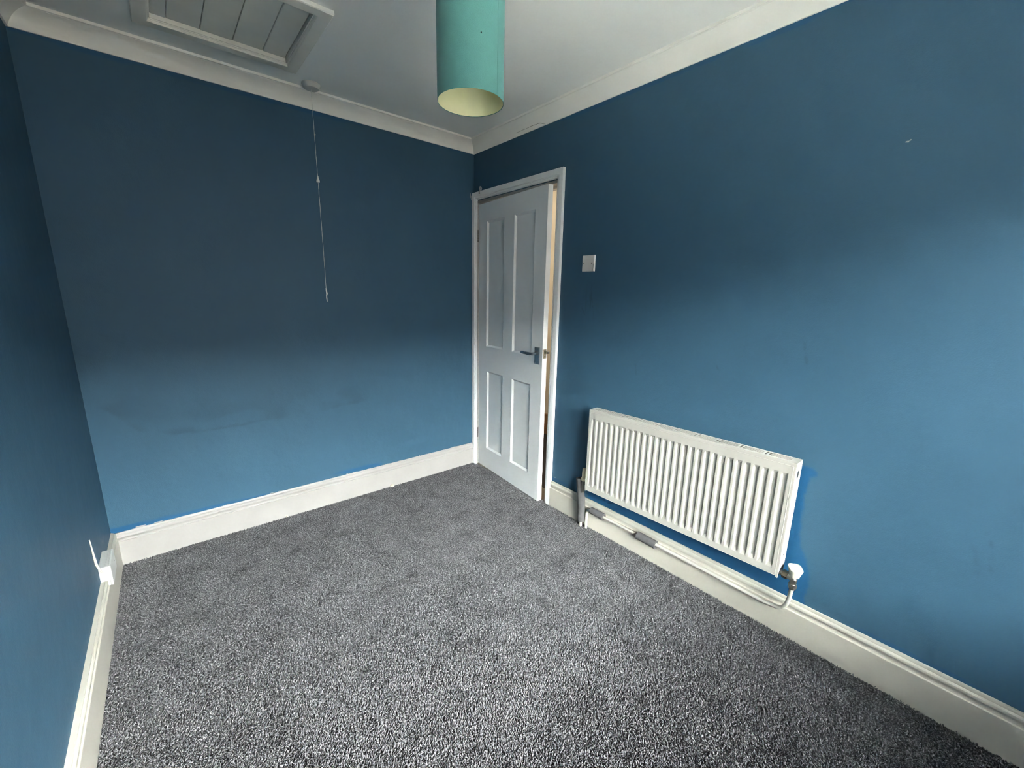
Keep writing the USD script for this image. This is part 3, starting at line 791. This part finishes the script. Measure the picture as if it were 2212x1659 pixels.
# top grille: groups of four long slots between pairs of cross slots
gx0, gx1 = RXF + 0.001, RXB
top = sbox(gx0, RY1 + 0.003, gx1, RY0 - 0.003)
gy0, gy1 = RY0 - 0.012, RY1 + 0.012
NG = 10
gl = (gy0 - gy1) / NG
for i in range(NG):
    ya = gy0 - i * gl
    for k_ in range(4):
        xc = gx0 + 0.020 + k_ * 0.0095
        top = top.difference(sbox(xc - 0.0026, ya - gl + 0.0165, xc + 0.0026, ya - 0.0105))
    if i < NG - 1:
        for o in (-0.0065, 0.0065):
            top = top.difference(sbox(gx0 + 0.016, ya - gl + o - 0.0034, gx0 + 0.054, ya - gl + o + 0.0034))
tg = frame_mesh(extrude(top, 0.0014), (0, 0, RZ1 - 0.0014), [1, 0, 0], [0, 1, 0], [0, 0, 1])
part('top_grille', rad([tg, bx(gx0 - 0.0008, gx0 + 0.0012, RY0 - 0.003, RY1 + 0.003, RZ1 - 0.016, RZ1, 0.0006), bx(gx1 - 0.0012, gx1, RY0 - 0.003, RY1 + 0.003, RZ1 - 0.016, RZ1, 0.0006)]), 'radiator_white', rd, smooth=False)
part('header', rad([cyl((-0.07, RY0 - 0.006, RZ0 + 0.03), (-0.07, RY1 + 0.006, RZ0 + 0.03), 0.014, n=16), cyl((-0.07, RY0 - 0.006, RZ1 - 0.052), (-0.07, RY1 + 0.042, RZ1 - 0.052), 0.013, n=16)]), 'radiator_white', rd)
for y_ in (RY0 - 0.15, RY1 + 0.18):
    part('wall_bracket', bx(RXB, 0, y_, y_ - 0.03, 0.40, 0.66), 'radiator_white', rd, smooth=False)

# right-hand valve
vz = RZ0 - (RY1 - RY0) * math.sin(RT) + 0.012        # inlet height at the right end
VX, VY, VZ = -0.060, -2.281, 0.2985
rv = thing('radiator_valve', 'radiator valve with flared cream wheel head at the radiator end away from the door', 'radiator valve', (VX, VY, VZ))
part('valve_body', [cyl((VX, VY, VZ - 0.030), (VX, VY, VZ + 0.004), 0.011, n=20), cyl((VX, VY, VZ - 0.008), (VX, RY1 + 0.004, VZ - 0.002), 0.0105, n=20), sphere((VX, VY, VZ - 0.008), 0.013)], 'steel', rv)
part('union_nut', cyl((VX, RY1 - 0.006, VZ - 0.003), (VX, RY1 - 0.024, VZ - 0.004), 0.0165, n=6), 'brass_dull', rv, smooth=False)
part('compression_nut', [cyl((VX, VY, VZ - 0.044), (VX, VY, VZ - 0.028), 0.0150, n=6), cyl((VX, VY, VZ - 0.050), (VX, VY, VZ - 0.043), 0.012, 0.0135, n=20)], 'steel', rv, smooth=False)
cap = []
for h, r in ((0.000, 0.0155), (0.004, 0.0165), (0.036, 0.0250), (0.039, 0.0245)):
    for t in np.linspace(0, 2 * np.pi, 32, endpoint=False):
        q = r * (1 + 0.10 * math.cos(4 * t + 0.6))
        cap.append((VX + q * math.cos(t), VY + q * math.sin(t), VZ + 0.004 + h + (0.004 * math.cos(t - 0.4) if h > 0.03 else 0)))
part('wheel_head', hull(cap), 'cream_plastic', rv, smooth=35, label='cream plastic wheel head')
# left-hand valve, half hidden behind the lagging
lx, ly, lz = -0.062, -1.214, 0.305
lv = thing('radiator_valve', 'tall cream capped radiator valve behind the upright grey pipe lagging', 'radiator valve', (lx, ly, lz))
part('valve_body', [cyl((lx + 0.002, ly + 0.006, lz - 0.075), (lx, ly, lz + 0.004), 0.011, n=20), cyl((lx, ly, lz - 0.012), (lx, RY0 - 0.004, lz - 0.012), 0.0105, n=20)], 'steel', lv)
part('cap', lathe([(0.0155, 0.0), (0.0165, 0.004), (0.0165, 0.013), (0.0135, 0.016), (0.0130, 0.050), (0.0115, 0.070), (0.009, 0.0745), (0, 0.0755)], (lx, ly, lz + 0.003), 24), 'cream_aged', lv)
part('cap_foot', lathe([(0, -0.002), (0.0150, -0.002), (0.0155, 0.001), (0, 0.001)], (lx, ly, lz + 0.003), 24), 'cream_aged', lv)
part('union_nut', cyl((lx, RY0 + 0.004, lz - 0.012), (lx, RY0 + 0.020, lz - 0.012), 0.0155, n=6), 'brass_dull', lv, smooth=False)

# pipes
def arc(c, r, a0, a1, e1, e2, n=7):
    c = np.array(c, float)
    return [tuple(c + r * (math.cos(t) * np.array(e1) + math.sin(t) * np.array(e2))) for t in np.linspace(a0, a1, n)]


PXX, PZ, PR = -0.034, 0.123, 0.0078
ey, ez = (0, 1, 0), (0, 0, 1)
run = [(-0.040, -1.232, -0.004), (-0.040, -1.232, PZ - 0.03)]
run += arc((-0.039, -1.258, PZ - 0.026), 0.026, 0, math.pi / 2, ey, ez)
run += [(PXX, -1.32, PZ - 0.001), (PXX, -1.7, PZ - 0.003), (PXX, -2.1, PZ - 0.007)]
run += arc((PXX - 0.004, -2.225, PZ + 0.034), 0.042, -math.pi / 2, -math.pi, ez, ey)[:0]
run += [(PXX - 0.001, -2.16, PZ - 0.007), (PXX - 0.003, -2.20, PZ - 0.005), (PXX - 0.006, -2.235, PZ + 0.002), (PXX - 0.010, -2.258, PZ + 0.016), (PXX - 0.014, -2.270, PZ + 0.040), (PXX - 0.020, -2.277, PZ + 0.080), (VX, VY, VZ - 0.045)]
hp = thing('heating_pipe', 'white heating pipe running along the skirting under the radiator', 'pipe', (PXX, -1.7, PZ))
part('pipe', tube(run, PR, 14), 'pipe_white', hp, smooth=60)
hp2 = thing('heating_pipe', 'short white pipe rising from the carpet inside the upright grey lagging', 'pipe', (-0.046, -1.196, 0))
part('pipe', tube([(-0.046, -1.196, -0.004), (-0.049, -1.198, 0.10), (-0.052, -1.193, 0.18), (-0.055, -1.190, 0.215), (lx + 0.003, ly + 0.008, lz - 0.065)], PR, 14), 'pipe_white', hp2, smooth=60)


def sleeve(path, ro, ri, split=None, n=28):
    """Foam tube with a wall; split: angle (radians) of a slit left open along it."""
    path = np.array(path, float)
    tang = np.gradient(path, axis=0)
    tang /= np.linalg.norm(tang, axis=1, keepdims=True)
    ref = np.array([-1.0, 0, 0])
    v = []
    a0, a1 = (0, 2 * np.pi) if split is None else (split[0] + split[1], split[0] + 2 * np.pi - split[1])
    ang = np.linspace(a0, a1, n, endpoint=split is not None)
    for c, t in zip(path, tang):
        a = ref - t * (ref @ t)
        a /= np.linalg.norm(a)
        b = np.cross(t, a)
        d = np.cos(ang)[:, None] * a + np.sin(ang)[:, None] * b
        v += [c + ro * d, c + ri * d]
    v = np.vstack(v)
    f = []
    kk = n if split is None else n - 1

    def idx(i, layer, k_):
        return (i * 2 + layer) * n + k_ % n
    for i in range(len(path) - 1):
        for k_ in range(kk):
            o0, o1, p0, p1 = idx(i, 0, k_), idx(i, 0, k_ + 1), idx(i + 1, 0, k_), idx(i + 1, 0, k_ + 1)
            f += [[o0, o1, p1], [o0, p1, p0]]
            o0, o1, p0, p1 = idx(i, 1, k_), idx(i, 1, k_ + 1), idx(i + 1, 1, k_), idx(i + 1, 1, k_ + 1)
            f += [[o0, p1, o1], [o0, p0, p1]]
        if split is not None:
            for k_ in (0, n - 1):
                q = [idx(i, 0, k_), idx(i + 1, 0, k_), idx(i + 1, 1, k_), idx(i, 1, k_)]
                f += [[q[0], q[1], q[2]], [q[0], q[2], q[3]]]
    for i in (0, len(path) - 1):
        for k_ in range(kk):
            q = [idx(i, 0, k_), idx(i, 1, k_), idx(i, 1, k_ + 1), idx(i, 0, k_ + 1)]
            f += [[q[0], q[1], q[2]], [q[0], q[2], q[3]]]
    m = trimesh.Trimesh(v, f, process=False)
    m.fix_normals()
    return m


part('lagging', sleeve([(-0.048, -1.199, 0.036), (-0.049, -1.198, 0.10), (-0.052, -1.193, 0.18), (-0.054, -1.184, 0.25), (-0.056, -1.176, 0.306)], 0.0215, 0.0125), 'foam_grey', hp2, smooth=40, label='tall grey foam lagging standing around the upright pipe left of the radiator')
part('lagging', sleeve([(PXX - 0.004, -1.262, PZ + 0.004), (PXX - 0.003, -1.30, PZ + 0.003), (PXX - 0.003, -1.352, PZ + 0.001)], 0.0195, 0.0095, (math.radians(38), 0.14)), 'foam_grey', hp, smooth=40, label='split grey foam lagging at the bend of the low heating pipe')
part('lagging', sleeve([(PXX - 0.004, -1.578, PZ + 0.000), (PXX - 0.004, -1.63, PZ - 0.002), (PXX - 0.004, -1.685, PZ - 0.003)], 0.0215, 0.0100), 'foam_grey', hp, smooth=40, label='short grey foam lagging midway along the low heating pipe')

# ------------------------------------------------------------------ socket box on the left skirting
sx = left_x(-0.38)
sb = thing('socket_box', 'white surface socket box with loose cable, on the skirting near the corner', 'socket box', (sx, -0.38, 0.15))
part('back_box', [bx(sx - 0.001, sx + 0.022, -0.453, -0.303, 0.172, 0.237, 0.002), bx(sx + 0.020, sx + 0.029, -0.453, -0.303, 0.150, 0.237, 0.002)], 'white_plastic', sb)
part('face_plate', bx(sx + 0.029, sx + 0.0365, -0.454, -0.302, 0.149, 0.238, 0.002), 'grey_plastic', sb)
for z in (0.168, 0.220):
    pass
part('screw', lathe([(0.004, 0), (0.0035, 0.001), (0, 0.0014)], (sx + 0.0364, -0.330, 0.193), 12, (1, 0, 0)), 'white_plastic', sb)
cb = part('cable', tube([(left_x(-0.5) + 0.0015, -0.500, 0.392), (left_x(-0.5) + 0.003, -0.498, 0.350), (left_x(-0.5) + 0.004, -0.497, 0.315), (left_x(-0.5) + 0.005, -0.494, 0.280), (sx + 0.008, -0.478, 0.245), (sx + 0.010, -0.450, 0.215)], [0.0018, 0.0024, 0.0034, 0.0042, 0.0036, 0.0034], 8), 'cable_cream', sb, label='loose cream cable rising from the box')

# ------------------------------------------------------------------ crumb by the back skirting
m = trimesh.creation.icosphere(2, 0.0125)
m.vertices *= np.array([1.1, 0.8, 0.75]) * (0.75 + 0.5 * meshkit.noise(np.asarray(m.vertices) * 160, 3))[:, None]
m.apply_translation((-0.727, -0.038, 0.012))
part('crumb', m, 'crumb', smooth=False, label='small cream crumb on the carpet against the back skirting', cat='debris')
m = trimesh.creation.icosphere(1, 0.005)
m.vertices *= (0.7 + 0.6 * meshkit.noise(np.asarray(m.vertices) * 300, 9))[:, None]
m.apply_translation((-1.400, -0.031, 0.009))
part('crumb', m, 'crumb', smooth=False, label='tiny pale crumb against the back skirting, farther from the door', cat='debris')

# ------------------------------------------------------------------ carpet pile
def tuft(seed):
    """A short bent, twisted strand of yarn."""
    r = np.random.default_rng(seed)
    bend = r.uniform(0.3, 0.9)
    h = 0.0075 + 0.002 * r.random()
    path = [(0, 0, -0.002), (0.0008 * bend, 0, 0.35 * h), (0.0024 * bend, 0.0006, 0.72 * h), (0.0048 * bend, 0.0012, 0.93 * h)]
    return tube(path, [0.0012, 0.00145, 0.0014, 0.0007], 5, False)


pi = UsdGeom.PointInstancer.Define(stage, '/World/carpet')
tag(pi.GetPrim(), 'grey heathered carpet covering the whole floor', 'carpet', None, 'stuff')
protos = []
for k in range(4):
    p = f'/World/carpet/tuft_{k:03d}' if k else '/World/carpet/tuft'
    v, f, n = meshkit.arrays(tuft(k), True)
    usdkit.mesh(stage, p, tuft(k), M['carpet_yarn'], smooth=True)
    protos.append(p)
rng = np.random.default_rng(12)
SP = 0.0039
gx = np.arange(-W - 0.012, 0.0, SP)
gy = np.arange(-L + 0.02, 0.0, SP)
X, Y = np.meshgrid(gx, gy, indexing='ij')
X = X + rng.uniform(-0.5, 0.5, X.shape) * SP
Y = Y + rng.uniform(-0.5, 0.5, Y.shape) * SP
keep = (X > left_x(Y) + 0.0235) & (Y < -0.021) & ((X < -0.021) | ((Y > DOOR_Y1 + 0.014) & (Y < DOOR_Y0 - 0.012) & (X < -0.005)))
X, Y = X[keep], Y[keep]
n = len(X)
lay = meshkit.fbm(np.stack([X * 2.2, Y * 2.2, np.zeros(n)], 1), 4, 31)
yawt = lay * 9 + rng.normal(0, 1.7, n)
tilt = 0.10 + 0.5 * rng.random(n)
sc = 0.85 + 0.4 * rng.random(n)
cy, sy, ct, st = np.cos(yawt / 2), np.sin(yawt / 2), np.cos(tilt / 2), np.sin(tilt / 2)
# q = yaw(z) * tilt(y)
quat = np.stack([cy * ct, -sy * st, cy * st, sy * ct], 1).astype(np.float16)
pi.CreatePrototypesRel().SetTargets([Sdf.Path(p) for p in protos])
pi.CreateProtoIndicesAttr(Vt.IntArray.FromNumpy(rng.integers(0, 4, n).astype(np.int32)))
pi.CreatePositionsAttr(Vt.Vec3fArray.FromNumpy(np.stack([X, Y, np.full(n, -0.0055)], 1).astype(np.float32)))
pi.CreateScalesAttr(Vt.Vec3fArray.FromNumpy(np.repeat(sc[:, None], 3, 1).astype(np.float32)))
q = Vt.QuathArray([Gf.Quath(float(a), float(b), float(c), float(d)) for a, b, c, d in quat])
pi.CreateOrientationsAttr(q)
